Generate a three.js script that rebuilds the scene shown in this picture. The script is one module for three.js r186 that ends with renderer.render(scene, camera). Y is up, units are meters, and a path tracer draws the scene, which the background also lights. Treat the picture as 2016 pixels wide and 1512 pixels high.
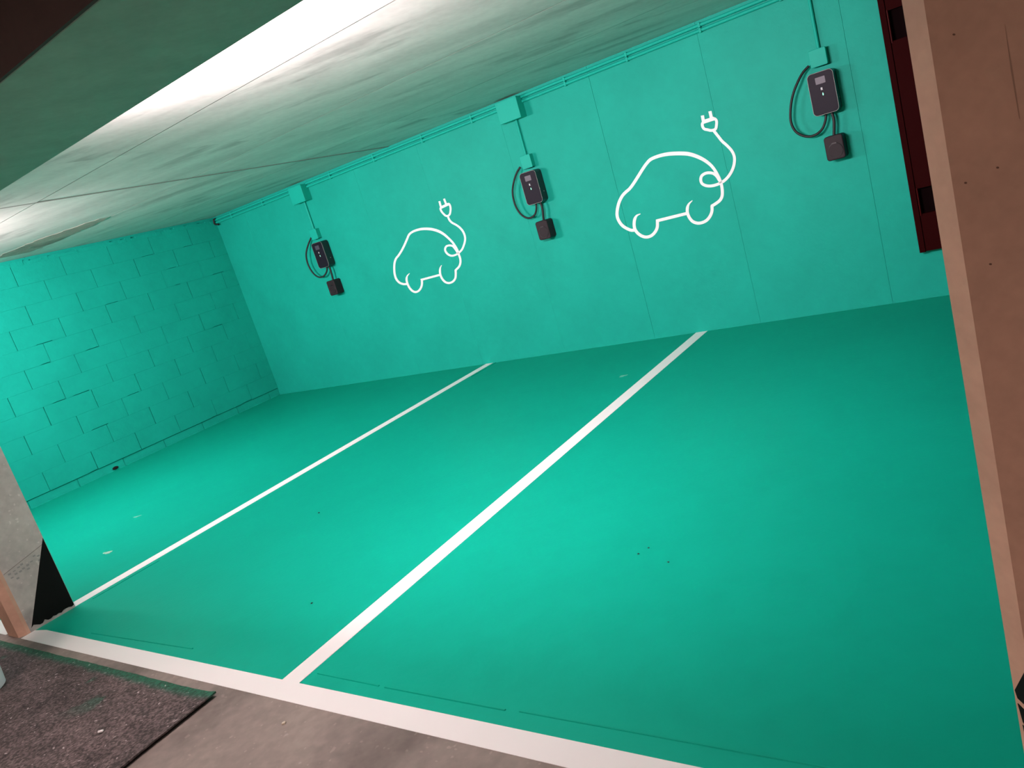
import * as THREE from 'three';
import { mergeGeometries } from 'three/addons/utils/BufferGeometryUtils.js';
import { RoundedBoxGeometry } from 'three/addons/geometries/RoundedBoxGeometry.js';
import { FontLoader } from 'three/addons/loaders/FontLoader.js';
import { TextGeometry } from 'three/addons/geometries/TextGeometry.js';
import { RectAreaLightUniformsLib } from 'three/addons/lights/RectAreaLightUniformsLib.js';

// ------------------------------------------------------------------ camera, light, exposure
RectAreaLightUniformsLib.init();
const scene = new THREE.Scene();
scene.background = new THREE.Color(0x000000);
const renderer = new THREE.WebGLRenderer({ antialias: true });
renderer.toneMapping = THREE.LinearToneMapping;
renderer.toneMappingExposure = 1.0;
renderer.shadowMap.enabled = true;

const FPX = 1507.24, CAM = new THREE.Vector3(8.064, 1.427, 5.832);
const camera = new THREE.PerspectiveCamera(2 * Math.atan(756 / FPX) * 180 / Math.PI, 2016 / 1512, 0.05, 60);
const AX = [0.796949, -0.282121, -0.534116], AY = [0.099953, 0.933632, -0.344007], AZ = [0.595719, 0.22077, 0.772256];
camera.position.copy(CAM);
camera.quaternion.setFromRotationMatrix(new THREE.Matrix4().makeBasis(new THREE.Vector3(...AX), new THREE.Vector3(...AY), new THREE.Vector3(...AZ)));
camera.updateMatrixWorld(true);

const BAY_LAMP = 545, UNDER_LAMP = 150, LANE_LAMP = 106;            // panel radiance of the bay battens and of the lane panels
const BAY_COLOR = new THREE.Color().setRGB(1.0, 0.80, 0.84), LANE_COLOR = new THREE.Color().setRGB(1.0, 0.74, 0.68);

// ------------------------------------------------------------------ helpers
function mulberry(a) { return () => { a |= 0; a = a + 0x6D2B79F5 | 0; let t = Math.imul(a ^ a >>> 15, 1 | a); t = t + Math.imul(t ^ t >>> 7, 61 | t) ^ t; return ((t ^ t >>> 14) >>> 0) / 4294967296; }; }
const rnd = mulberry(7);
const jit = (s) => (rnd() * 2 - 1) * s;
const clamp = (v, a = 0, b = 1) => Math.min(b, Math.max(a, v));
const smooth = (a, b, v) => { const t = clamp((v - a) / (b - a)); return t * t * (3 - 2 * t); };
function makeNoise(seed) {                         // periodic value noise
  const r = mulberry(seed), T = new Float32Array(65536); for (let i = 0; i < 65536; i++) T[i] = r();
  const at = (x, y, px, py) => T[((((y % py) + py) % py) * 256 + (((x % px) + px) % px)) & 65535];
  const n = (x, y, px, py) => { const xi = Math.floor(x), yi = Math.floor(y); let u = x - xi, v = y - yi; u = u * u * (3 - 2 * u); v = v * v * (3 - 2 * v);
    const a = at(xi, yi, px, py), b = at(xi + 1, yi, px, py), c = at(xi, yi + 1, px, py), d = at(xi + 1, yi + 1, px, py); return (a + (b - a) * u) * (1 - v) + (c + (d - c) * u) * v; };
  return (x, y, px, py, oct) => { let s = 0, w = 0.5, t = 0; for (let o = 0; o < oct; o++) { s += w * n(x, y, px, py); t += w; x *= 2; y *= 2; px = Math.min(256, px * 2); py = Math.min(256, py * 2); w *= 0.55; } return s / t; };
}
function dataTex(w, h, fn, color = true, rx = 1, ry = 1) {
  const d = new Uint8Array(w * h * 4);
  for (let y = 0; y < h; y++) for (let x = 0; x < w; x++) { const c = fn(x / w, y / h), i = (y * w + x) * 4; d[i] = clamp(c[0]) * 255; d[i + 1] = clamp(c[1]) * 255; d[i + 2] = clamp(c[2]) * 255; d[i + 3] = 255; }
  const t = new THREE.DataTexture(d, w, h); t.wrapS = t.wrapT = THREE.RepeatWrapping; t.magFilter = THREE.LinearFilter; t.minFilter = THREE.LinearMipmapLinearFilter; t.generateMipmaps = true;
  if (color) t.colorSpace = THREE.SRGBColorSpace; t.repeat.set(rx, ry); t.needsUpdate = true; return t;
}
// uv in metres from the dominant axis of each face
function metreUV(g) {
  if (g.index) g = g.toNonIndexed();
  const p = g.attributes.position, uv = new Float32Array(p.count * 2), a = new THREE.Vector3(), b = new THREE.Vector3(), c = new THREE.Vector3();
  for (let i = 0; i < p.count; i += 3) {
    a.fromBufferAttribute(p, i); b.fromBufferAttribute(p, i + 1); c.fromBufferAttribute(p, i + 2);
    const n = b.clone().sub(a).cross(c.clone().sub(a)), ax = Math.abs(n.x), ay = Math.abs(n.y), az = Math.abs(n.z);
    [a, b, c].forEach((v, k) => { const q = ax >= ay && ax >= az ? [v.z, v.y] : ay >= az ? [v.x, v.z] : [v.x, v.y]; uv[(i + k) * 2] = q[0]; uv[(i + k) * 2 + 1] = q[1]; });
  }
  g.setAttribute('uv', new THREE.BufferAttribute(uv, 2)); return g;
}
const taken = {};
function numbered(n) { const k = taken[n] = (taken[n] ?? -1) + 1; return k ? n + '_' + String(k).padStart(3, '0') : n; }
function mesh(name, geo, mat, parent = scene) {
  const m = new THREE.Mesh(geo, mat); m.name = parent === scene ? numbered(name) : name; m.castShadow = m.receiveShadow = true; parent.add(m); return m;
}
function group(name, pos = [0, 0, 0]) { const g = new THREE.Group(); g.name = numbered(name); g.position.set(...pos); scene.add(g); return g; }
function tag(o, label, category, grp) { o.userData.label = label; o.userData.category = category; if (grp) o.userData.group = grp; return o; }
function structure(o, label, category) { o.userData.kind = 'structure'; if (label) { o.userData.label = label; o.userData.category = category; } return o; }
function boxAt(x0, x1, y0, y1, z0, z1) { const g = new THREE.BoxGeometry(x1 - x0, y1 - y0, z1 - z0); g.translate((x0 + x1) / 2, (y0 + y1) / 2, (z0 + z1) / 2); return g; }
function merged(list) { return mergeGeometries(list.map(g => g.index ? g.toNonIndexed() : g)); }
// box with chamfered edges all round (44 triangles)
function chamferBox(x0, x1, y0, y1, z0, z1, c) {
  const s = new THREE.Shape(); const a = x0 + c, b = x1 - c, d = y0 + c, e = y1 - c;
  s.moveTo(a, d); s.lineTo(b, d); s.lineTo(b, e); s.lineTo(a, e); s.closePath();
  const g = new THREE.ExtrudeGeometry(s, { depth: z1 - z0 - 2 * c, bevelEnabled: true, bevelThickness: c, bevelSize: c, bevelSegments: 1 });
  g.translate(0, 0, z0 + c); return g;
}
function roundRect(w, h, r) {
  const s = new THREE.Shape(), x = w / 2, y = h / 2;
  s.moveTo(-x + r, -y); s.lineTo(x - r, -y); s.absarc(x - r, -y + r, r, -Math.PI / 2, 0); s.lineTo(x, y - r); s.absarc(x - r, y - r, r, 0, Math.PI / 2);
  s.lineTo(-x + r, y); s.absarc(-x + r, y - r, r, Math.PI / 2, Math.PI); s.lineTo(-x, -y + r); s.absarc(-x + r, -y + r, r, Math.PI, Math.PI * 1.5); return s;
}
function slab(shape, depth, bevel = 0, seg = 3, cs = 6) { const g = new THREE.ExtrudeGeometry(shape, { depth: depth - 2 * bevel, bevelEnabled: bevel > 0, bevelThickness: bevel, bevelSize: bevel, bevelOffset: -bevel, bevelSegments: seg, curveSegments: cs }); g.translate(0, 0, bevel); return g; }
function tube(pts, r, seg = 40, rs = 8, curved = true) { const v = pts.map(p => new THREE.Vector3(...p)); const c = curved ? new THREE.CatmullRomCurve3(v, false, 'centripetal') : new THREE.LineCurve3(v[0], v[1]); return new THREE.TubeGeometry(c, seg, r, rs, false); }
// a pixel of the photograph gives a ray; the surface it lies on gives the distance
function onPlane(u, v, axis, value) {
  const x = (u - 1008) / FPX, y = -(v - 756) / FPX, d = [AX[0] * x + AY[0] * y - AZ[0], AX[1] * x + AY[1] * y - AZ[1], AX[2] * x + AY[2] * y - AZ[2]];
  const o = [CAM.x, CAM.y, CAM.z], t = (value - o[axis]) / d[axis]; return [o[0] + t * d[0], o[1] + t * d[1], o[2] + t * d[2]];
}

// ------------------------------------------------------------------ materials
const N1 = makeNoise(11), N2 = makeNoise(23), N3 = makeNoise(37);
const mulTex = (seedShift, amp, scale, size = 512, oct = 5) => dataTex(size, size, (x, y) => { const n = N1(x * scale + seedShift, y * scale, scale, scale, oct), f = N2(x * scale * 6, y * scale * 6, scale * 6, scale * 6, 3); const v = 1 - amp + amp * (0.7 * n + 0.3 * f) * 1.1; return [v, v, v]; });
const rollerBump = dataTex(512, 512, (x, y) => { const n = 0.6 * N2(x * 48, y * 48, 48, 48, 3) + 0.4 * N3(x * 8, y * 8, 8, 8, 3); return [n, n, n]; }, false, 1.2, 1.2);
const paintTone = mulTex(3, 0.10, 6); paintTone.repeat.set(0.55, 0.55);
const floorTone = mulTex(9, 0.07, 5); floorTone.repeat.set(0.4, 0.4);
const M = {}, PAINT = new THREE.Color().setRGB(0.009, 0.415, 0.318);     // one green for walls, boxes and conduits
M.wallGreen = new THREE.MeshPhysicalMaterial({ specularIntensity: 0.28, color: PAINT, map: paintTone, roughness: 0.55, bumpMap: rollerBump, bumpScale: 0.0012 });
M.blockGreen = new THREE.MeshPhysicalMaterial({ specularIntensity: 0.12, color: PAINT, map: paintTone, roughness: 0.9, bumpMap: rollerBump, bumpScale: 0.002 });
M.floorGreen = new THREE.MeshPhysicalMaterial({ specularIntensity: 0.22, color: new THREE.Color().setRGB(0.003, 0.365, 0.248), map: floorTone, roughness: 0.42, bumpMap: rollerBump, bumpScale: 0.0006 });
M.boxGreen = new THREE.MeshPhysicalMaterial({ specularIntensity: 0.28, color: PAINT, roughness: 0.5 });
const concreteTex = dataTex(1024, 1024, (x, y) => {
  const n = N1(x * 5, y * 5, 5, 5, 6), f = N2(x * 60, y * 60, 60, 60, 3), s = smooth(0.58, 0.72, N3(x * 4, y * 4, 4, 4, 5)), p = smooth(0.80, 0.86, N2(x * 90, y * 90, 90, 90, 2));
  const v = 0.86 + 0.20 * (n - 0.5) + 0.12 * (f - 0.5) - 0.12 * s + 0.10 * p; return [v * 1.0, v * 0.97, v * 0.95];
}); concreteTex.repeat.set(0.6, 0.6);
M.concrete = new THREE.MeshStandardMaterial({ color: new THREE.Color().setRGB(0.30, 0.275, 0.255), map: concreteTex, roughness: 0.85, bumpMap: concreteTex, bumpScale: 0.0015 });
// ceiling: cast concrete with long cloudy release stains, tile of 4 m
const ceilTex = dataTex(1536, 1024, (x, y) => {
  const w = N3(x * 6, y * 6, 6, 6, 3), a = N1(x * 4 + 0.5 * w, y * 14 + x * 6, 4, 14, 5), b = N2(x * 10, y * 26 + x * 8, 10, 26, 4), f = N2(x * 160, y * 110, 160, 110, 2);
  const st = smooth(0.60, 0.78, N1(x * 5 + 3, y * 16 + x * 5 + 2, 5, 16, 6)); const v = 0.92 + 0.16 * (a - 0.5) + 0.10 * (b - 0.5) + 0.05 * (f - 0.5) - 0.13 * st; return [v, v * 0.99, v * 0.975];
}); ceilTex.repeat.set(0.25, 0.3);
M.ceiling = new THREE.MeshStandardMaterial({ color: new THREE.Color().setRGB(0.78, 0.76, 0.75), map: ceilTex, roughness: 0.8 });
M.joint = new THREE.MeshStandardMaterial({ color: new THREE.Color().setRGB(0.16, 0.13, 0.12), roughness: 0.95 });
M.jointFill = new THREE.MeshStandardMaterial({ color: new THREE.Color().setRGB(0.24, 0.22, 0.20), roughness: 0.95 });
M.mortar = new THREE.MeshStandardMaterial({ color: new THREE.Color().setRGB(0.50, 0.46, 0.41), map: concreteTex, roughness: 0.95, bumpMap: concreteTex, bumpScale: 0.006 });
const brownTex = mulTex(17, 0.16, 8); brownTex.repeat.set(1.4, 1.4);
M.beam = new THREE.MeshStandardMaterial({ color: new THREE.Color().setRGB(0.38, 0.51, 0.43), map: brownTex, roughness: 0.85 });
M.fascia = new THREE.MeshStandardMaterial({ color: new THREE.Color().setRGB(0.07, 0.036, 0.033), map: brownTex, roughness: 0.8 });
M.white = new THREE.MeshStandardMaterial({ color: new THREE.Color().setRGB(0.90, 0.88, 0.88), roughness: 0.5 });
M.columnGrey = new THREE.MeshStandardMaterial({ color: new THREE.Color().setRGB(0.66, 0.65, 0.65), map: concreteTex, roughness: 0.8 });
M.columnBrown = new THREE.MeshStandardMaterial({ color: new THREE.Color().setRGB(0.66, 0.40, 0.29), map: brownTex, roughness: 0.75, bumpMap: rollerBump, bumpScale: 0.001 });
M.streak = new THREE.MeshStandardMaterial({ color: new THREE.Color().setRGB(0.36, 0.22, 0.16), roughness: 0.9 });
M.dirt = new THREE.MeshStandardMaterial({ color: new THREE.Color().setRGB(0.16, 0.09, 0.065), roughness: 0.9 });
M.blackPaint = new THREE.MeshPhysicalMaterial({ color: new THREE.Color().setRGB(0.005, 0.005, 0.005), roughness: 0.6, specularIntensity: 0.2 });
M.black = new THREE.MeshStandardMaterial({ color: new THREE.Color().setRGB(0.012, 0.012, 0.014), roughness: 0.35 });
M.gloss = new THREE.MeshPhysicalMaterial({ color: new THREE.Color().setRGB(0.013, 0.010, 0.019), roughness: 0.5, specularIntensity: 0.25 });
M.matteBlack = new THREE.MeshPhysicalMaterial({ color: new THREE.Color().setRGB(0.024, 0.016, 0.020), roughness: 0.55, specularIntensity: 0.4 });
M.rubber = new THREE.MeshStandardMaterial({ color: new THREE.Color().setRGB(0.010, 0.011, 0.012), roughness: 0.6 });
M.silver = new THREE.MeshStandardMaterial({ color: new THREE.Color().setRGB(0.30, 0.31, 0.30), roughness: 0.55, metalness: 0.4 });
M.screen = new THREE.MeshPhysicalMaterial({ color: new THREE.Color().setRGB(0.07, 0.065, 0.09), roughness: 0.35, specularIntensity: 0.5 });
M.logo = new THREE.MeshStandardMaterial({ color: new THREE.Color().setRGB(0.75, 0.75, 0.78), roughness: 0.4 });
M.led = new THREE.MeshStandardMaterial({ color: new THREE.Color().setRGB(0.3, 0.8, 0.6), emissive: new THREE.Color().setRGB(0.35, 0.9, 0.65), emissiveIntensity: 0.8 });
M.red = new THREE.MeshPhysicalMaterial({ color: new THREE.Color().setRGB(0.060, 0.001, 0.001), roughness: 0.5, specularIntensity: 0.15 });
M.redDark = new THREE.MeshPhysicalMaterial({ color: new THREE.Color().setRGB(0.022, 0.0003, 0.0006), roughness: 0.7, specularIntensity: 0.1 });
M.slotBlack = new THREE.MeshPhysicalMaterial({ color: new THREE.Color().setRGB(0.004, 0.0004, 0.0008), roughness: 0.8, specularIntensity: 0.1 });
M.lampHousing = new THREE.MeshStandardMaterial({ color: new THREE.Color().setRGB(0.75, 0.75, 0.75), roughness: 0.5 });
M.bayGlow = new THREE.MeshStandardMaterial({ color: 0xffffff, emissive: BAY_COLOR, emissiveIntensity: 3 });
M.laneGlow = new THREE.MeshStandardMaterial({ color: 0xffffff, emissive: LANE_COLOR, emissiveIntensity: 2 });
M.hole = new THREE.MeshStandardMaterial({ color: new THREE.Color().setRGB(0.006, 0.006, 0.006), roughness: 1 });
M.bucket = new THREE.MeshStandardMaterial({ color: new THREE.Color().setRGB(0.80, 0.86, 0.88), roughness: 0.4 });
M.crumb = new THREE.MeshStandardMaterial({ color: new THREE.Color().setRGB(0.55, 0.47, 0.38), roughness: 0.9 });
M.crumbDark = new THREE.MeshStandardMaterial({ color: new THREE.Color().setRGB(0.02, 0.05, 0.04), roughness: 0.9 });
M.palePaint = new THREE.MeshStandardMaterial({ color: new THREE.Color().setRGB(0.26, 0.50, 0.38), roughness: 0.6 });
M.paleWear = new THREE.MeshStandardMaterial({ color: new THREE.Color().setRGB(0.10, 0.45, 0.33), roughness: 0.6 });

// ------------------------------------------------------------------ setting
const H = 2.27, XR = 11.2, ZF = 10.4, LINE0 = 4.456, LINE1 = 4.548;
// floor: concrete slab, green coating over the bays (2 mm thick)
const floor = group('floor'); structure(floor, 'grey concrete floor of the driving lane beside the green bays', 'floor');
mesh('lane_slab', metreUV(boxAt(-0.3, XR + 0.3, -0.25, 0, 4.5, ZF + 0.3)), M.concrete, floor);
mesh('green_coating', metreUV(boxAt(-0.3, XR + 0.3, -0.25, 0, -0.3, 4.5)), M.floorGreen, floor);
// proud edges of older line paint under the coating
function ridge(x0, z0, x1, z1, w, h) {
  const dx = x1 - x0, dz = z1 - z0, L = Math.hypot(dx, dz), s = new THREE.Shape(); s.moveTo(-w / 2, -0.002); s.lineTo(w / 2, -0.002); s.lineTo(w / 4, h); s.lineTo(-w / 4, h); s.closePath();
  const g = new THREE.ExtrudeGeometry(s, { depth: L, bevelEnabled: false }); g.rotateY(Math.atan2(dx, dz)); g.translate(x0, 0, z0); return g;
}
for (const [x0, z0, x1, z1, h] of [[3.95, 4.415, 4.84, 4.39, 0.0035], [5.69, 4.392, 6.02, 4.395, 0.003], [6.05, 4.396, 6.57, 4.394, 0.0035], [6.62, 4.388, 7.9, 4.375, 0.003], [3.46, 4.17, 3.47, 3.75, 0.004], [3.46, 0.01, 3.45, 0.42, 0.004]])
  mesh('paint_ridge', ridge(x0, z0, x1, z1, 0.009, h), M.floorGreen, floor);

// back wall: cast panels with fine vertical joints
const wallBack = group('wall_back'); structure(wallBack, 'green painted concrete rear wall cast in tall panels', 'wall');
mesh('backing', metreUV(boxAt(-0.3, XR + 0.3, -0.2, H + 0.3, -0.3, -0.012)), M.wallGreen, wallBack);
const jx = [-0.25, 0.55, 1.49, 2.42, 3.29, 4.27, 5.185, 6.095, 7.04, 7.97, 8.9, 9.83, 10.7, XR + 0.2];
const gapW = [0, 0.0003, 0.0004, 0.0003, 0.0007, 0.0003, 0.0016, 0.0008, 0.0012, 0.001, 0.003, 0.003, 0.003, 0];
for (let i = 0; i + 1 < jx.length; i++) {
  const dz = [0.0002, -0.0002, 0.0001, -0.0002, 0.0003, 0][i % 6];
  mesh('wall_panel', metreUV(chamferBox(jx[i] + gapW[i] / 2, jx[i + 1] - gapW[i + 1] / 2, -0.05, H + 0.05, -0.03, dz, 0.0006)), M.wallGreen, wallBack);
}

// left wall: painted hollow blocks in half bond
const wallLeft = group('wall_left'); structure(wallLeft, 'green painted block wall with open vertical joints', 'wall');
mesh('backing', metreUV(boxAt(-0.35, -0.020, -0.2, H + 0.3, -0.05, ZF)), M.blockGreen, wallLeft);
mesh('plain_render', metreUV(boxAt(-0.03, 0, -0.1, H + 0.1, 3.72, ZF)), M.blockGreen, wallLeft);
const PITCH = 0.488, COURSE = 0.1925, Y0 = 0.0905;
for (let k = 0; k < 11; k++) {
  const y0 = Y0 + k * COURSE, y1 = y0 + COURSE, ph = (k % 2 ? 0.176 : 0.418);
  let zs = []; for (let z = ph - PITCH; z < 3.9; z += PITCH) zs.push(z + jit(0.012));
  for (let i = 0; i + 1 < zs.length; i++) {
    const a = Math.max(0.0, zs[i]), b = Math.min(3.72, zs[i + 1]); if (b - a < 0.06) continue;
    const open = rnd(), g = open < 0.25 ? 0.002 : 0.0045 + 0.003 * rnd();
    const dx = jit(0.0012), c = 0.0012, za = a + (zs[i] > 0 ? g / 2 : 0) + c, zb = b - g / 2 - c, ya = y0 + 0.0002 + c, yb = y1 - 0.0002 - c;
    const q = new THREE.Shape(); q.moveTo(za, ya);
    if (rnd() < 0.30) { const L = (zb - za) * (0.12 + 0.3 * rnd()), n0 = rnd() < 0.5 ? za : za + (zb - za - L) * rnd(), d = 0.004 + 0.003 * rnd(); if (n0 > za) q.lineTo(n0, ya); q.lineTo(n0, ya + d); q.lineTo(n0 + L, ya + d * 0.8); q.lineTo(n0 + L, ya); }   // mortar missing from part of the bed joint
    q.lineTo(zb, ya); q.lineTo(zb, yb); q.lineTo(za, yb); q.closePath();
    const geo = new THREE.ExtrudeGeometry(q, { depth: 0.05 + dx - 2 * c, bevelEnabled: true, bevelThickness: c, bevelSize: c, bevelSegments: 1 }); geo.translate(0, 0, -0.05 + c);
    geo.rotateY(-Math.PI / 2); geo.scale(-1, 1, 1);          // (z,y,x) -> (x,y,z)
    const p = geo.attributes.position;
    const idx = geo.index; if (!idx) { const arr = p.array; for (let t = 0; t < p.count; t += 3) for (let q = 0; q < 3; q++) { const s = arr[(t + 1) * 3 + q]; arr[(t + 1) * 3 + q] = arr[(t + 2) * 3 + q]; arr[(t + 2) * 3 + q] = s; } }
    geo.computeVertexNormals();
    mesh('block', metreUV(geo), M.blockGreen, wallLeft);
  }
}
{ // foot of the wall: set-back course, mortar crumbs along its ledge
  const zs = [0, 0.15, 0.638, 1.126, 1.62, 2.10, 2.59, 3.072, 3.56, 3.72];
  for (let i = 0; i + 1 < zs.length; i++) mesh('base_block', metreUV(boxAt(-0.06, -0.011 + jit(0.002), -0.02, 0.086, zs[i] + 0.004, zs[i + 1] - 0.004)), M.blockGreen, wallLeft);
  // rough mortar packed under the ceiling
  const parts = []; for (let z = 0.02; z < 3.7; z += 0.06) { const h = 0.022 + 0.02 * rnd(); parts.push(boxAt(-0.04, 0.001 + 0.006 * rnd(), Y0 + 11 * COURSE - 0.004, Y0 + 11 * COURSE + h, z, z + 0.062)); }
  mesh('top_mortar', metreUV(merged(parts)), M.blockGreen, wallLeft);
  const hole = new THREE.SphereGeometry(0.03, 12, 8); hole.scale(0.35, 0.55, 1.1); hole.translate(-0.006, 0.026, 2.208); mesh('drain_hole', hole, M.hole, wallLeft);
}
// other walls of the garage, out of the picture
structure(mesh('wall_right', metreUV(boxAt(XR, XR + 0.3, -0.2, H + 0.3, -0.3, ZF + 0.3)), M.concrete), 'grey concrete end wall of the garage', 'wall');
structure(mesh('wall_front', metreUV(boxAt(-0.3, XR + 0.3, -0.2, H + 0.3, ZF, ZF + 0.3)), M.concrete), 'grey concrete wall across the driving lane', 'wall');

// ceiling: precast planks with open joints, split across at the cross joint
const ceiling = group('ceiling'); structure(ceiling, 'stained grey concrete ceiling of wide precast planks', 'ceiling');
mesh('deck', metreUV(boxAt(-0.3, XR + 0.3, H + 0.06, H + 0.35, -0.3, ZF + 0.3)), M.joint, ceiling);
{
  const zj = [-0.02, 1.075, 2.20, 3.333, 4.42, 5.55, 6.68, 7.8, 8.93, ZF + 0.02], drop = [0.0, 0.0006, 0.0012, 0.0034, 0.0034, 0, 0, 0, 0, 0], gap = [0.004, 0.009, 0.011, 0.012, 0.008, 0.008, 0.008, 0.008, 0.008, 0];
  for (let i = 0; i + 1 < zj.length; i++) for (const [x0, x1] of [[-0.02, 2.945], [2.97, XR + 0.02]])
    mesh('plank', metreUV(chamferBox(x0, x1, H - drop[i], H + 0.08, zj[i] + gap[i] / 2, zj[i + 1] - gap[i + 1] / 2, 0.0005)), M.ceiling, ceiling);
  // filler pressed into the cross joint
  mesh('joint_filler', boxAt(2.9445, 2.9705, H - 0.0038, H + 0.05, 0, ZF), M.jointFill, ceiling);
  // mortar smeared along the joint near the block wall
  const s = new THREE.Shape(); const top = [], bot = [];
  for (let i = 0; i <= 26; i++) { const t = i / 26, x = 0.35 + 1.35 * t; top.push([x, 2.29 + 0.10 * Math.sin(t * 3.1) + jit(0.02) + 0.35 * (1 - t)]); bot.push([x, 2.19 - 0.05 * Math.sin(t * 3.1) + jit(0.015) + 0.1 * (1 - t)]); }
  top.forEach((q, i) => i ? s.lineTo(q[0], q[1]) : s.moveTo(q[0], q[1])); bot.reverse().forEach(q => s.lineTo(q[0], q[1])); s.closePath();
  const g = new THREE.ExtrudeGeometry(s, { depth: 0.012, bevelEnabled: false }); g.rotateX(Math.PI / 2); g.translate(0, H + 0.0096, 0);
  mesh('mortar_smear', metreUV(g), M.mortar, ceiling);
}

// beam along the mouth of the bays
const beam = group('ceiling_beam'); structure(beam, 'concrete beam hanging over the mouth of the green bays', 'beam');
mesh('beam_body', metreUV(chamferBox(0.0, XR, 2.014, H + 0.02, 4.38, 4.868, 0.004)), M.beam, beam);
mesh('fascia', metreUV(boxAt(0.0, XR, 2.014, H + 0.01, 4.868, 4.878)), M.fascia, beam).userData.label = 'dark brown face of the beam';

// ------------------------------------------------------------------ lamps on the rear face of the beam, and in the lane
function areaLight(x, y, z, w, h, color, power, target) { const l = new THREE.RectAreaLight(color, power, w, h); l.position.set(x, y, z); l.lookAt(...target); l.castShadow = true; scene.add(l); l.name = numbered('lamp_light'); return l; }
function batten(x, label) {
  const g = group('batten_lamp', [x, 2.112, 4.378]); tag(g, label, 'lamp', 'battens behind the beam');
  mesh('housing', new RoundedBoxGeometry(1.26, 0.085, 0.05, 2, 0.008).translate(0, 0, -0.025), M.lampHousing, g);
  const s = new THREE.Shape(); s.absarc(0, 0, 0.038, -Math.PI / 2, Math.PI / 2); s.closePath();
  const d = new THREE.ExtrudeGeometry(s, { depth: 1.2, bevelEnabled: false, curveSegments: 8 }); d.rotateY(Math.PI / 2); d.translate(-0.6, 0, -0.05); mesh('diffuser', d, M.bayGlow, g);
  areaLight(x, 2.112, 4.378 - 0.092, 1.2, 0.07, BAY_COLOR, BAY_LAMP, [x, 2.112, 3]);
  areaLight(x, 2.068, 4.378 - 0.068, 1.2, 0.03, BAY_COLOR, UNDER_LAMP, [x, 0, 4.3101]);
}
batten(5.75, 'white batten lamp on the beam above the two right bays');
batten(1.8, 'white batten lamp on the beam near the block wall');
function lanePanel(x, z, label) {
  const g = group('ceiling_lamp', [x, H, z]); tag(g, label, 'lamp');
  mesh('housing', boxAt(-0.62, 0.62, -0.045, 0.0, -0.12, 0.12), M.lampHousing, g); mesh('diffuser', boxAt(-0.6, 0.6, -0.052, -0.044, -0.10, 0.10), M.laneGlow, g);
  areaLight(x, H - 0.056, z, 1.2, 0.2, LANE_COLOR, LANE_LAMP, [x, 0, z + 0.0001]);
}
lanePanel(5.3, 7.2, 'warm ceiling lamp over the driving lane across from the second bay');
lanePanel(7.9, 9.2, 'warm ceiling lamp near the far wall of the lane');

// ------------------------------------------------------------------ columns
function column(x0, x1, label) {
  const g = group('concrete_column', [x0, 0, 4.25]); tag(g, label, 'column'); const w = x1 - x0, h = 2.013;
  mesh('shaft', metreUV(merged([boxAt(0, w, 0, h, 0, 0.245), boxAt(0, w, h, H - 0.004, 0, 0.129)])), M.columnGrey, g);
  const s = new THREE.Shape(), c = 0.035; s.moveTo(0, 0.245); s.lineTo(w, 0.245); s.lineTo(w, 0.262); s.lineTo(w - c * 0.85, 0.262 + c); s.lineTo(c * 0.85, 0.262 + c); s.lineTo(0, 0.262); s.closePath();
  const n = new THREE.ExtrudeGeometry(s, { depth: h, bevelEnabled: false }); n.rotateX(Math.PI / 2); n.scale(1, -1, 1);
  const p = n.attributes.position.array; for (let t = 0; t < p.length; t += 9) for (let q = 0; q < 3; q++) { const v = p[t + 3 + q]; p[t + 3 + q] = p[t + 6 + q]; p[t + 6 + q] = v; } n.computeVertexNormals();
  mesh('nose', metreUV(n), M.columnBrown, g); return g;
}
const colA = column(3.225, 3.42, 'concrete column with black hazard triangle and brown nose by the felt mat');
const colB = column(7.912, 8.125, 'tall beige brown column in front of the dark red steel panel');
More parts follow.
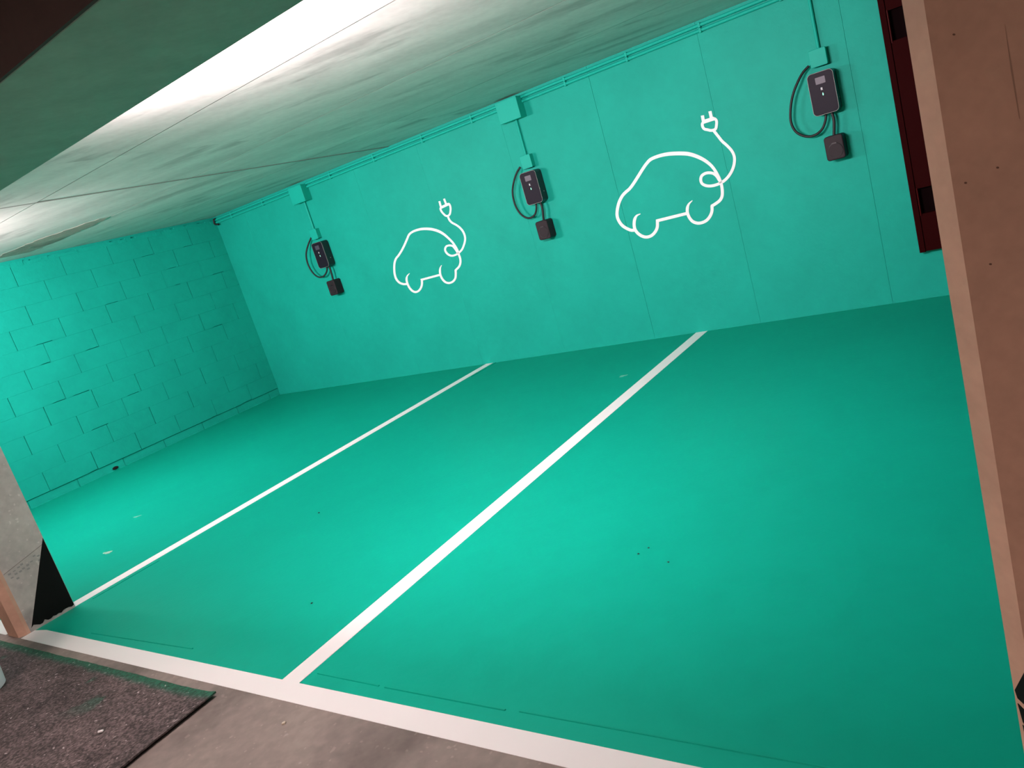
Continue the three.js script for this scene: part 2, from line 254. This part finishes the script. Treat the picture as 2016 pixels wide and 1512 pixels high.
{ // black hazard paint, chipped along the foot (side face of the first column)
  const s = new THREE.Shape(); s.moveTo(-0.437 * 0, 0.437);                       // shape x = distance back from the nose end, y = height
  const pts = [[4.252, 0.437]]; for (let i = 0; i <= 16; i++) { const z = 4.252 + (4.484 - 4.252) * i / 16; pts.push([z, 0.012 + 0.018 * rnd() * (0.3 + i / 16)]); }
  const sh = new THREE.Shape(); pts.forEach((q, i) => i ? sh.lineTo(q[0] - 4.25, q[1]) : sh.moveTo(q[0] - 4.25, q[1])); sh.closePath();
  const g = new THREE.ExtrudeGeometry(sh, { depth: 0.0012, bevelEnabled: false }); g.rotateY(-Math.PI / 2); g.translate(0.195 + 0.0012, 0, 0);
  mesh('hazard_triangle', g, M.blackPaint, colA).userData.label = 'black painted triangle';
  mesh('scribed_line', (() => { const a = tube([[0.1955, 0.405, 0.02], [0.1955, 0.352, 0.243]], 0.0012, 4, 5, false); return a; })(), M.joint, colA);
  const rows = []; for (let r = 0; r < 3; r++) for (let i = 0; i < 9; i++) if (rnd() < 0.75) { const z = 0.03 + i * 0.022 + jit(0.004), y = 0.385 - r * 0.021 - z * 0.24 + jit(0.004); rows.push(boxAt(0.195, 0.1956, y, y + 0.006 + 0.005 * rnd(), z, z + 0.014)); }
  mesh('scuff_marks', merged(rows), new THREE.MeshStandardMaterial({ color: new THREE.Color().setRGB(0.28, 0.275, 0.27), roughness: 0.9 }), colA);
  // hazard paint on the chamfer at the foot of the other column
  const e = new THREE.Vector3(0.02975, 0, 0.035).normalize(), nrm = new THREE.Vector3(-e.z, 0, e.x), flat = new THREE.Matrix4().makeBasis(e, new THREE.Vector3(0, 1, 0), nrm).setPosition(0, 0, 0.262);
  const poly = (v) => { const q = new THREE.Shape(); v.forEach((p, i) => i ? q.lineTo(p[0], p[1]) : q.moveTo(p[0], p[1])); q.closePath(); return new THREE.ExtrudeGeometry(q, { depth: 0.0012, bevelEnabled: false }); };
  for (const v of [[[0.004, 0.386], [0.045, 0.46], [0.045, 0.366], [0.008, 0.372]], [[0.006, 0.360], [0.045, 0.352], [0.045, 0.30], [0.012, 0.325]], [[0.010, 0.318], [0.045, 0.292], [0.045, 0.06], [0.018, 0.20]]]) mesh('hazard_stripe', poly(v).applyMatrix4(flat), M.blackPaint, colB).userData.label = 'black painted stripe';
  // pits and a dirt streak on its front
  const mark = (pts) => poly(pts.map(([u, v]) => { const p = onPlane(u, v, 2, 4.547); return [p[0] - 7.912, p[1]]; })).translate(0, 0, 0.2962);
  for (const [u, v] of [[1878, 68], [1901, 360], [1964, 330], [1950, 520]]) mesh('pit', mark([0, 1, 2, 3, 4, 5].map(k => [u + 3.2 * Math.cos(-k * 1.047), v + 2.2 * Math.sin(-k * 1.047)])), M.dirt, colB);
  mesh('dirt_streak', mark([[1978, 48], [1980, 60], [1995, 150], [2008, 235], [2006, 232], [1990, 140]]), M.streak, colB);
}
// ------------------------------------------------------------------ painted lines on the floor
function line(x0, x1, z0, z1, label) { return tag(mesh('parking_line', boxAt(x0, x1, -0.001, 0.0015, z0, z1), M.white), label, 'line'); }
line(3.325, 3.415, 0, 4.25, 'white line between first and second bay running to the column');
line(5.556, 5.655, 0, LINE0, 'white line between second and third bay running to the front line');
{ const s = new THREE.Shape(); s.moveTo(3.421, -4.475); s.lineTo(3.52, -LINE0); s.lineTo(7.911, -LINE0); s.lineTo(7.911, -LINE1); s.lineTo(3.421, -LINE1); s.closePath();
  const g = new THREE.ExtrudeGeometry(s, { depth: 0.0025, bevelEnabled: false }); g.rotateX(-Math.PI / 2); g.translate(0, -0.001, 0);
  tag(mesh('parking_line', g, M.white), 'broad white front line along the concrete lane between the columns', 'line'); }
line(0.02, 3.22, LINE0, LINE1, 'white front line of the first bay ending at the striped column');

// ------------------------------------------------------------------ painted cars on the rear wall
function ribbon(pts, width, org, sc, closed = false, n = 6, zf = 0.0028) {     // stroke in photo pixels laid on the wall plane, 2 mm of paint
  const P = pts.map(p => new THREE.Vector3(org[0] + p[0] / sc, org[1] + p[1] / sc, 0)), C = P.length > 2 ? new THREE.CatmullRomCurve3(P, closed, 'centripetal') : new THREE.LineCurve3(P[0], P[1]);
  const cnt = Math.max(2, (P.length - 1) * n), f = [], k = [];
  for (let i = 0; i <= cnt; i++) { const t = i / cnt, p = C.getPoint(t), d = C.getTangent(t), w = (typeof width === 'function' ? width(t) : width) / sc / 2; for (const s of [-1, 1]) { const q = onPlane(p.x - d.y * w * s, p.y + d.x * w * s, 2, 0); f.push([q[0], q[1], zf]); k.push([q[0], q[1], -0.001]); } }
  const pos = []; const tri = (a, b, c) => pos.push(...a, ...b, ...c), quad = (a, b, c, d) => { tri(a, b, c); tri(a, c, d); };
  for (let i = 0; i < cnt; i++) { const a = i * 2, b = a + 1, c = a + 3, d = a + 2; quad(f[a], f[b], f[c], f[d]); quad(k[a], f[a], f[d], k[d]); quad(f[b], k[b], k[c], f[c]); }
  const e = cnt * 2; quad(f[0], k[0], k[1], f[1]); quad(f[e + 1], k[e + 1], k[e], f[e]);
  const g = new THREE.BufferGeometry(); g.setAttribute('position', new THREE.Float32BufferAttribute(pos, 3)); 
  // make every triangle of the face look out of the wall
  const p = g.attributes.position.array; for (let t = 0; t < p.length; t += 9) { if (Math.abs(p[t + 2] - zf) + Math.abs(p[t + 5] - zf) + Math.abs(p[t + 8] - zf) < 1e-5) { const ar = (p[t + 3] - p[t]) * (p[t + 7] - p[t + 1]) - (p[t + 6] - p[t]) * (p[t + 4] - p[t + 1]); if (ar < 0) for (let q = 0; q < 3; q++) { const s = p[t + 3 + q]; p[t + 3 + q] = p[t + 6 + q]; p[t + 6 + q] = s; } } }
  g.computeVertexNormals(); return g;
}
const tip = (w) => (t) => w * (t > 0.82 ? 1 - 0.75 * (t - 0.82) / 0.18 : 1);
function carSign(org, sc, d, label) {
  const g = group('car_symbol'); tag(g, label, 'wall painting', 'white car outlines painted on the green wall'); const R = (p, w, z = 0.0024, c = false) => ribbon(p, w, org, sc, c, 6, z);
  mesh('car_outline', R(d.body, (t) => d.w * (1 + 0.28 * smooth(0.42, 0.6, t) * (1 - smooth(0.62, 0.75, t)))), M.white, g);
  mesh('wheel_arc', R(d.wheelR, tip(d.w), 0.0027), M.white, g); mesh('wheel_arc', R(d.wheelL, tip(d.w), 0.0027), M.white, g);
  mesh('sill_line', R(d.sill, d.w, 0.0030), M.white, g); mesh('cord', R(d.cord, d.w * 0.95, 0.0030), M.white, g);
  const plug = mesh('plug', R(d.plug, d.w * 0.92, 0.0033, true), M.white, g);
  for (const q of d.prongs) mesh('prong', R(q, d.pw, 0.0036), M.white, plug);
  mesh('plug_bar', R(d.bar, d.w * 1.25, 0.0039), M.white, plug);
}
carSign([1180, 200], 5.213, {
  w: 31, pw: 33,
  body: [[365, 1318], [330, 1320], [285, 1303], [235, 1270], [197, 1215], [183, 1165], [187, 1100], [205, 1030], [235, 970], [265, 935], [310, 895], [345, 850], [400, 765], [450, 685], [490, 630], [525, 595], [600, 562], [680, 542], [750, 534], [850, 532], [920, 538], [1000, 562], [1080, 602], [1140, 648], [1180, 695], [1215, 755], [1240, 810], [1255, 860], [1263, 920], [1260, 970], [1240, 1010], [1205, 1040], [1150, 1075]],
  wheelR: [[1157, 1070], [1157, 1120], [1140, 1170], [1105, 1215], [1060, 1240], [1010, 1247], [960, 1230], [925, 1190], [905, 1140], [905, 1090], [920, 1050], [955, 1015]],
  wheelL: [[597, 1212], [595, 1290], [575, 1335], [535, 1375], [485, 1390], [435, 1378], [390, 1345], [365, 1305], [358, 1255], [365, 1205], [385, 1170], [422, 1152]],
  sill: [[585, 1225], [900, 1147]],
  cord: [[1172, 295], [1220, 355], [1260, 405], [1310, 450], [1360, 505], [1385, 560], [1387, 620], [1370, 690], [1335, 755], [1290, 805], [1250, 832], [1205, 852], [1150, 865], [1095, 862], [1055, 840], [1042, 805], [1050, 765], [1085, 738], [1130, 730], [1175, 740], [1205, 765], [1228, 800], [1250, 835]],
  plug: [[1062, 220], [1060, 252], [1078, 280], [1110, 288], [1150, 296], [1192, 282], [1203, 240], [1202, 195], [1182, 175], [1122, 195]],
  prongs: [[[1059, 142], [1072, 215]], [[1136, 98], [1154, 180]]], bar: [[1070, 208], [1180, 172]],
}, 'white painted car outline with plug, beside the charger by the red panel');
carSign([750, 380], 7.2, {
  w: 29, pw: 27,
  body: [[365, 1290], [320, 1290], [265, 1270], [220, 1220], [197, 1150], [190, 1070], [195, 990], [215, 930], [250, 885], [295, 815], [340, 725], [375, 645], [400, 590], [440, 555], [510, 525], [580, 510], [660, 507], [740, 517], [820, 542], [890, 582], [950, 632], [1010, 692], [1055, 755], [1085, 810], [1105, 870], [1125, 930], [1128, 985], [1110, 1040], [1055, 1098]],
  wheelR: [[1060, 1090], [1062, 1150], [1055, 1210], [1020, 1255], [965, 1275], [915, 1262], [870, 1215], [845, 1160], [838, 1110], [843, 1060], [862, 1022]],
  wheelL: [[580, 1215], [583, 1290], [565, 1350], [530, 1390], [490, 1403], [445, 1385], [405, 1340], [375, 1275], [365, 1220], [375, 1175], [407, 1138]],
  sill: [[566, 1232], [835, 1160]],
  cord: [[952, 335], [975, 385], [1010, 420], [1065, 450], [1120, 490], [1165, 545], [1190, 605], [1195, 660], [1180, 730], [1150, 800], [1095, 855], [1050, 880], [1000, 888], [955, 870], [920, 830], [912, 790], [930, 755], [970, 742], [1015, 750], [1050, 785], [1080, 830], [1095, 858]],
  plug: [[848, 212], [855, 250], [885, 290], [930, 325], [972, 308], [988, 250], [985, 190], [962, 152], [910, 178]],
  prongs: [[[830, 115], [852, 195]], [[896, 80], [925, 155]]], bar: [[855, 205], [962, 155]],
}, 'white painted car outline with plug, beside the charger by the block wall');

// ------------------------------------------------------------------ wiring on the rear wall
const clip = () => merged([boxAt(-0.009, 0.009, -0.016, 0.016, 0, 0.03)]);
function pipeRun(y, z, r, x0, x1, label, clipXs) {
  const g = group('conduit_pipe', [x0, y, 0]); tag(g, label, 'conduit', 'green conduits under the ceiling'); 
  mesh('pipe', tube([[0, 0, z], [x1 - x0, 0, z]], r, 1, 10, false), M.boxGreen, g);
  for (const cx of clipXs) mesh('clip', new RoundedBoxGeometry(0.018, 2 * r + 0.008, z + r + 0.003, 1, 0.003).translate(cx - x0, 0, (z + r + 0.003) / 2 - 0.0005), M.boxGreen, g);
}
const clips = [0.35, 0.95, 2.1, 2.75, 3.4, 4.0, 4.98, 5.54, 6.13, 6.7, 7.3, 8.2, 9.1, 10];
for (const [x0, x1, where] of [[0.03, 1.506, 'from the corner to the junction box'], [1.718, 4.327, 'between the two junction boxes'], [4.547, XR - 0.05, 'on toward the beige column']])
  for (const [y, which] of [[2.200, 'lower'], [2.235, 'upper']])
    pipeRun(y, 0.016, 0.0125, x0, x1, which + ' green conduit pipe under the ceiling ' + where, clips.filter(c => c > x0 && c < x1));
function junction(x, y, w, h, d, label, cat = 'junction box', grp) {
  const g = group('junction_box', [x, y, 0]); tag(g, label, cat, grp);
  mesh('base', slab(roundRect(w, h, 0.006), d * 0.72, 0.002, 1, 3), M.boxGreen, g);
  const lid = mesh('lid', slab(roundRect(w + 0.004, h + 0.004, 0.008), d * 0.28, 0.003, 2, 3).translate(0, 0, d * 0.72), M.boxGreen, g);
  if (w > 0.15) for (const [sx, sy] of [[1, 1], [-1, 1], [1, -1], [-1, -1]]) { const s = new THREE.CylinderGeometry(0.006, 0.006, 0.002, 10); s.rotateX(Math.PI / 2); s.translate(sx * (w / 2 - 0.014), sy * (h / 2 - 0.014), d + 0.0008); mesh('screw', s, M.boxGreen, lid); }
}
junction(1.612, 2.150, 0.205, 0.172, 0.10, 'green square junction box under the ceiling above the charger by the block wall');
junction(4.437, 2.162, 0.215, 0.172, 0.10, 'green square junction box under the ceiling above the charger between the painted cars');
junction(1.612, 1.712, 0.10, 0.105, 0.055, 'small green box on top of the charger by the block wall');
junction(4.446, 1.722, 0.10, 0.108, 0.055, 'small green box on top of the charger between the painted cars');
junction(6.866, 1.757, 0.105, 0.108, 0.055, 'small green box on top of the charger by the red panel');
function drop(x, y0, y1, label) { const g = group('conduit_drop', [x, y0, 0]); tag(g, label, 'conduit', 'vertical conduit drops'); mesh('pipe', tube([[0, 0, 0.013], [0, y1 - y0, 0.013]], 0.0105, 1, 10, false), M.boxGreen, g); }
drop(1.598, 1.765, 2.066, 'thin vertical green conduit above the charger by the block wall');
drop(4.438, 1.776, 2.077, 'thin vertical green conduit above the charger between the painted cars');
drop(6.872, 1.811, 2.198, 'thin vertical green conduit above the charger by the red panel');
{ // black cable bend at the end of the conduits in the corner
  const q = (u, v) => { const p = onPlane(u, v, 2, 0.03); return [Math.max(0.012, p[0]), p[1], 0.03]; };
  tag(mesh('cable_end', tube([[0.06, 2.243, 0.03], [0.02, 2.243, 0.03], [0.013, 2.225, 0.033], [0.016, 2.19, 0.036], [0.045, 2.180, 0.036], [0.085, 2.168, 0.034]], 0.010, 28, 8), M.rubber), 'short black cable bend in the corner under the ceiling', 'cable');
}

// ------------------------------------------------------------------ chargers
const font = await new FontLoader().loadAsync('fonts/droid/droid_sans_bold.typeface.json');
const W = 0.168, HH = 0.278, DD = 0.098;
const bodyGeo = slab(roundRect(W, HH, 0.030), DD, 0.006, 3, 8);
const plateGeo = slab(roundRect(W - 0.010, HH - 0.010, 0.026), 0.004, 0.001, 1, 8).translate(0, 0, DD - 0.001);
const ringShape = roundRect(W - 0.003, HH - 0.003, 0.0285); ringShape.holes.push(roundRect(W - 0.0066, HH - 0.0066, 0.0267));
const ringGeo = new THREE.ExtrudeGeometry(ringShape, { depth: 0.003, bevelEnabled: false, curveSegments: 8 }).translate(0, 0, DD - 0.0015);
const screenGeo = slab(roundRect(0.062, 0.044, 0.003), 0.0012, 0, 1, 3);
const logoGeo = new TextGeometry('R', { font, size: 0.017, depth: 0.0008, curveSegments: 4 }); logoGeo.computeBoundingBox(); logoGeo.translate(-0.006, -0.0085, 0); logoGeo.rotateZ(0.0);
const ledShape = new THREE.Shape(); ledShape.moveTo(0, 0.012); ledShape.quadraticCurveTo(0.006, 0.002, 0.003, -0.006); ledShape.quadraticCurveTo(0, -0.011, -0.003, -0.006); ledShape.quadraticCurveTo(-0.006, 0.002, 0, 0.012);
const ledGeo = new THREE.ExtrudeGeometry(ledShape, { depth: 0.0008, bevelEnabled: false, curveSegments: 5 });
const holderGeo = slab(roundRect(0.122, 0.162, 0.020), 0.105, 0.008, 3, 6);
const coverGeo = new THREE.CylinderGeometry(0.044, 0.046, 0.004, 32).rotateX(Math.PI / 2);
const coverRing = new THREE.TorusGeometry(0.046, 0.0022, 6, 36);
function charger(x, y, hx, hy, loop, org, sc, where, loopZ) {
  const g = group('wall_charger', [x, y, 0]); tag(g, 'black wall charger with looped cable ' + where, 'charger', 'wall chargers');
  mesh('body', bodyGeo, M.black, g);
  const plate = mesh('front_plate', plateGeo, M.gloss, g); mesh('bezel', ringGeo, M.silver, g).userData.label = 'thin pale bezel line';
  const fz = DD + 0.003;
  mesh('screen', screenGeo.clone().translate(-0.002, 0.083, fz - 0.0002), M.screen, plate); mesh('logo', logoGeo.clone().translate(-0.004, 0.028, fz), M.logo, plate); mesh('status_light', ledGeo.clone().translate(0, -0.008, fz), M.led, plate);
  mesh('side_button', new THREE.CylinderGeometry(0.005, 0.005, 0.003, 12).rotateZ(Math.PI / 2).translate(W / 2 + 0.001, -0.055, 0.045), M.silver, g);
  const n = loop.length, pts = loop.map(([a, b], i) => { const z = loopZ * smooth(-0.12, 0.25, i / n) * 1 + 0.0; const zz = i < 2 ? 0.028 + 0.014 * i : i > n - 3 ? 0.05 : loopZ; const q = onPlane(org[0] + a / sc, org[1] + b / sc, 2, zz); return [q[0] - x, q[1] - y, zz]; });
  const last = pts[n - 1]; pts.push([last[0] + 0.001, -HH / 2 + 0.012, 0.05]);
  mesh('charging_cable', tube(pts, 0.0088, 64, 8), M.rubber, g).userData.label = 'black looped charging cable';
  mesh('link_cable', tube([[0.020, -HH / 2 + 0.01, 0.05], [0.026, -HH / 2 - 0.05, 0.052], [hx - x, hy + 0.078 - y, 0.05]], 0.010, 16, 8), M.rubber, g);
  const h = group('plug_holder', [hx, hy, 0]); tag(h, 'black square plug holder hanging below the charger ' + where, 'plug holder', 'plug holders under the chargers');
  mesh('body', holderGeo, M.matteBlack, h); const c = mesh('socket_cover', coverGeo.clone().translate(0.004, -0.018, 0.106), M.matteBlack, h); mesh('cover_rim', coverRing.clone().translate(0.004, -0.018, 0.106), M.black, c);
  mesh('hinge', boxAt(-0.014, 0.018, 0.026, 0.034, 0.104, 0.112), M.black, h);
}
charger(1.652, 1.485, 1.664, 1.116, [[305, 745], [268, 835], [248, 930], [263, 1030], [300, 1110], [350, 1170], [400, 1195], [445, 1185], [475, 1150], [487, 1100]], [560, 340], 5.81, 'by the block wall', 0.062);
charger(4.452, 1.502, 4.456, 1.130, [[303, 335], [258, 410], [215, 540], [200, 680], [225, 820], [270, 920], [330, 990], [400, 1025], [460, 1015], [505, 970], [522, 860]], [980, 280], 6.87, 'between the painted cars', 0.062);
charger(6.866, 1.528, 6.875, 1.160, [[283, 378], [222, 445], [160, 560], [110, 700], [88, 850], [95, 980], [140, 1070], [210, 1115], [290, 1128], [370, 1100], [430, 1040], [465, 920]], [1540, 60], 5.4, 'by the red panel', 0.06);

// ------------------------------------------------------------------ dark red steel panel by the far column
{
  const g = group('steel_panel', [7.266, 0.334, 0]); tag(g, 'dark red steel panel with slots on the wall behind the beige column', 'panel'); const h = 1.82, w = 0.72;
  const slots = [[0.255, 0.425], [1.37, 1.555]];
  mesh('edge_rail', chamferBox(0, 0.036, -0.002, h, 0.002, 0.055, 0.002), M.redDark, g);
  const s = new THREE.Shape(); s.moveTo(0.039, 0.003); s.lineTo(w, 0.003); s.lineTo(w, h); s.lineTo(0.039, h); s.closePath();
  for (const [y0, y1] of slots) { const q = new THREE.Path(); q.moveTo(0.050, y0); q.lineTo(0.34, y0); q.lineTo(0.34, y1); q.lineTo(0.050, y1); q.closePath(); s.holes.push(q); }
  mesh('leaf', new THREE.ExtrudeGeometry(s, { depth: 0.036, bevelEnabled: false }).translate(0, 0, 0.014), M.redDark, g);
  mesh('back_plate', boxAt(0.04, w - 0.002, 0.006, h - 0.002, 0.002, 0.013), M.slotBlack, g);
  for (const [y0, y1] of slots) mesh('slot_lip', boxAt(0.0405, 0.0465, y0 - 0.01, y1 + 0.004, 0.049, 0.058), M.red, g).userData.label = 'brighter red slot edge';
}

// ------------------------------------------------------------------ felt mat, bucket, crumbs
{
  const x0 = 2.4, x1 = 5.335, z0 = 4.597, z1 = 6.3, tw = 2048, th = 1188, Wm = x1 - x0, Dm = z1 - z0;
  const chips = []; const r2 = mulberry(91);
  for (let i = 0; i < 1700; i++) chips.push([r2() * Wm, r2() * Dm, 0.0015 + 0.004 * r2() * r2(), r2() * 3.14, 0.5 + 0.5 * r2()]);
  const grid = {}; chips.forEach((c, i) => { const k = Math.floor(c[0] / 0.05) + ',' + Math.floor(c[1] / 0.05); (grid[k] ??= []).push(i); });
  const tex = dataTex(tw, th, (u, v) => {
    const x = u * Wm, z = v * Dm, a = N1(u * 30, v * 22, 30, 22, 5), f = N2(u * 400 + 2 * a, v * 232 + u * 60, 400, 232, 3), q = N3(u * 9, v * 6, 9, 6, 4);
    let val = 0.265 + 0.40 * (f - 0.5) + 0.14 * (a - 0.5) + 0.10 * (q - 0.5); let c = [val * 1.12, val * 0.99, val * 0.98];
    const e = smooth(0.052 + 0.05 * (a - 0.5), 0.018, z + 0.03 * (f - 0.5)); const blot = smooth(0.64, 0.74, N3(u * 14 + 5, v * 9, 14, 9, 5)) * smooth(0.34, 0.10, z) * 0.6;
    const gk = Math.max(e, blot) * (0.75 + 0.5 * (f - 0.5)); c = [c[0] * (1 - gk) + 0.06 * gk, c[1] * (1 - gk) + (0.34 + 0.2 * (f - 0.5)) * gk, c[2] * (1 - gk) + (0.24 + 0.15 * (f - 0.5)) * gk];
    const kx = Math.floor(x / 0.05), kz = Math.floor(z / 0.05);
    for (let i = -1; i <= 1; i++) for (let j = -1; j <= 1; j++) for (const id of grid[(kx + i) + ',' + (kz + j)] ?? []) { const p = chips[id], dx = x - p[0], dz = z - p[1], cs = Math.cos(p[3]), sn = Math.sin(p[3]), a1 = (dx * cs + dz * sn) / (p[2] * 1.8), b1 = (-dx * sn + dz * cs) / (p[2] * 0.8); if (a1 * a1 + b1 * b1 < 1) { const t = 0.85 * p[4]; c = [c[0] * (1 - t) + 0.72 * t, c[1] * (1 - t) + 0.68 * t, c[2] * (1 - t) + 0.68 * t]; } }
    return c;
  });
  const g = new THREE.BoxGeometry(Wm, 0.007, Dm, 220, 1, 130), p = g.attributes.position, uv = g.attributes.uv;
  for (let i = 0; i < p.count; i++) {
    const x = p.getX(i) + Wm / 2, z = p.getZ(i) + Dm / 2, u = x / Wm, v = z / Dm; uv.setXY(i, u, v); const top = p.getY(i) > 0;
    const lift = 0.010 * smooth(0.18, 0.0, Wm - x) * smooth(0.9, 0.0, z) + 0.004 * smooth(0.05, 0, Wm - x); const n = N3(u * 60, v * 40, 60, 40, 3) - 0.5;
    p.setY(i, (top ? 0.0075 + 0.005 * n : 0.0006) + lift); p.setX(i, x0 + x + 0.006 * (N1(v * 20, 0.5, 20, 4, 3) - 0.5) * u); p.setZ(i, z0 + z + 0.008 * (N1(u * 24, 0.2, 24, 4, 3) - 0.5) * (1 - v));
  }
  g.computeVertexNormals();
  tag(mesh('felt_mat', g, new THREE.MeshStandardMaterial({ map: tex, roughness: 0.95, bumpMap: tex, bumpScale: 0.004 })), 'brown grey felt mat with green paint along its edge on the lane floor', 'mat');
  const chip = (x, z, a, l, w) => { const q = new THREE.BoxGeometry(l, 0.004, w, 2, 1, 1), pp = q.attributes.position; for (let i = 0; i < pp.count; i++) { pp.setX(i, pp.getX(i) * (1 + 0.2 * Math.sin(i * 2.1))); pp.setZ(i, pp.getZ(i) * (1 + 0.35 * Math.cos(i * 1.3))); } q.rotateY(a); q.translate(x, 0.0125, z); return q; };
  tag(mesh('plaster_chip', chip(4.992, 4.887, 0.5, 0.020, 0.008), M.white), 'white plaster chip lying on the felt mat, the largest', 'chip');
}
{ // paint bucket
  const g = group('paint_bucket', [3.868, 0.0095, 4.935]); tag(g, 'white plastic paint bucket standing on the felt mat', 'bucket');
  mesh('pail', new THREE.LatheGeometry([[0.0, 0.0], [0.125, 0.0], [0.134, 0.006], [0.150, 0.255], [0.160, 0.257], [0.161, 0.285], [0.156, 0.289], [0.150, 0.285], [0.130, 0.012], [0, 0.010]].map(p => new THREE.Vector2(...p)), 48), M.bucket, g);
  mesh('handle', tube([[0, 0.262, 0.162], [0.09, 0.20, 0.150], [0.158, 0.14, 0.08], [0.18, 0.12, 0], [0.158, 0.14, -0.08], [0.09, 0.20, -0.150], [0, 0.262, -0.162]], 0.0025, 40, 6), M.silver, g);
}
function crumb(u, v, r, mat, label, cat, grp) { const [x, , z] = onPlane(u, v, 1, 0); const g = new THREE.IcosahedronGeometry(r, 1), p = g.attributes.position; for (let i = 0; i < p.count; i++) { const k = 1 + 0.35 * Math.sin(p.getX(i) * 900 + p.getZ(i) * 1300 + u); p.setXYZ(i, p.getX(i) * k, Math.max(-r * 0.45, p.getY(i) * 0.55 * k), p.getZ(i) * k); } g.computeVertexNormals(); g.translate(x, r * 0.42, z); return tag(mesh(cat, g, mat), label, cat, grp); }
crumb(559, 1425, 0.007, M.crumb, 'pale crumb of mortar on the bare concrete by the front line', 'crumb');
for (const [u, v, r] of [[1257, 1091, 0.004], [1277, 1079, 0.0035], [1316, 1107, 0.0035]]) crumb(u, v, r, M.crumbDark, 'tiny dark crumb on the green floor of the third bay', 'crumb', 'dark crumbs on the green floor');
for (const [u, v, r] of [[628, 1010, 0.005], [614, 1188, 0.0045]]) crumb(u, v, r, M.crumbDark, 'tiny dark crumb on the green floor of the second bay', 'crumb', 'dark crumbs on the green floor');
function splash(u, v, a, b, rot, label, mat = M.paleWear) { const [x, , z] = onPlane(u, v, 1, 0), s = new THREE.Shape(); for (let i = 0; i < 22; i++) { const t = i / 22 * 6.283, k = 1 + 0.22 * Math.sin(3 * t + u) + 0.12 * Math.sin(7 * t); const px = a * k * Math.cos(t), py = b * k * Math.sin(t); i ? s.lineTo(px, py) : s.moveTo(px, py); } s.closePath(); const g = new THREE.ExtrudeGeometry(s, { depth: 0.0016, bevelEnabled: false }); g.rotateX(-Math.PI / 2); g.rotateY(rot); g.translate(x, -0.0006, z); tag(mesh('paint_splash', g, mat), label, 'paint spot'); }
splash(212, 1088, 0.040, 0.020, 0.2, 'pale worn spot on the green floor of the first bay near the column', M.palePaint);
splash(270, 1017, 0.032, 0.014, 0.5, 'pale worn spot on the green floor of the first bay near the block wall');
splash(1227, 740, 0.030, 0.020, 0.4, 'pale worn spot on the green floor of the second bay near the rear wall');

renderer.render(scene, camera);
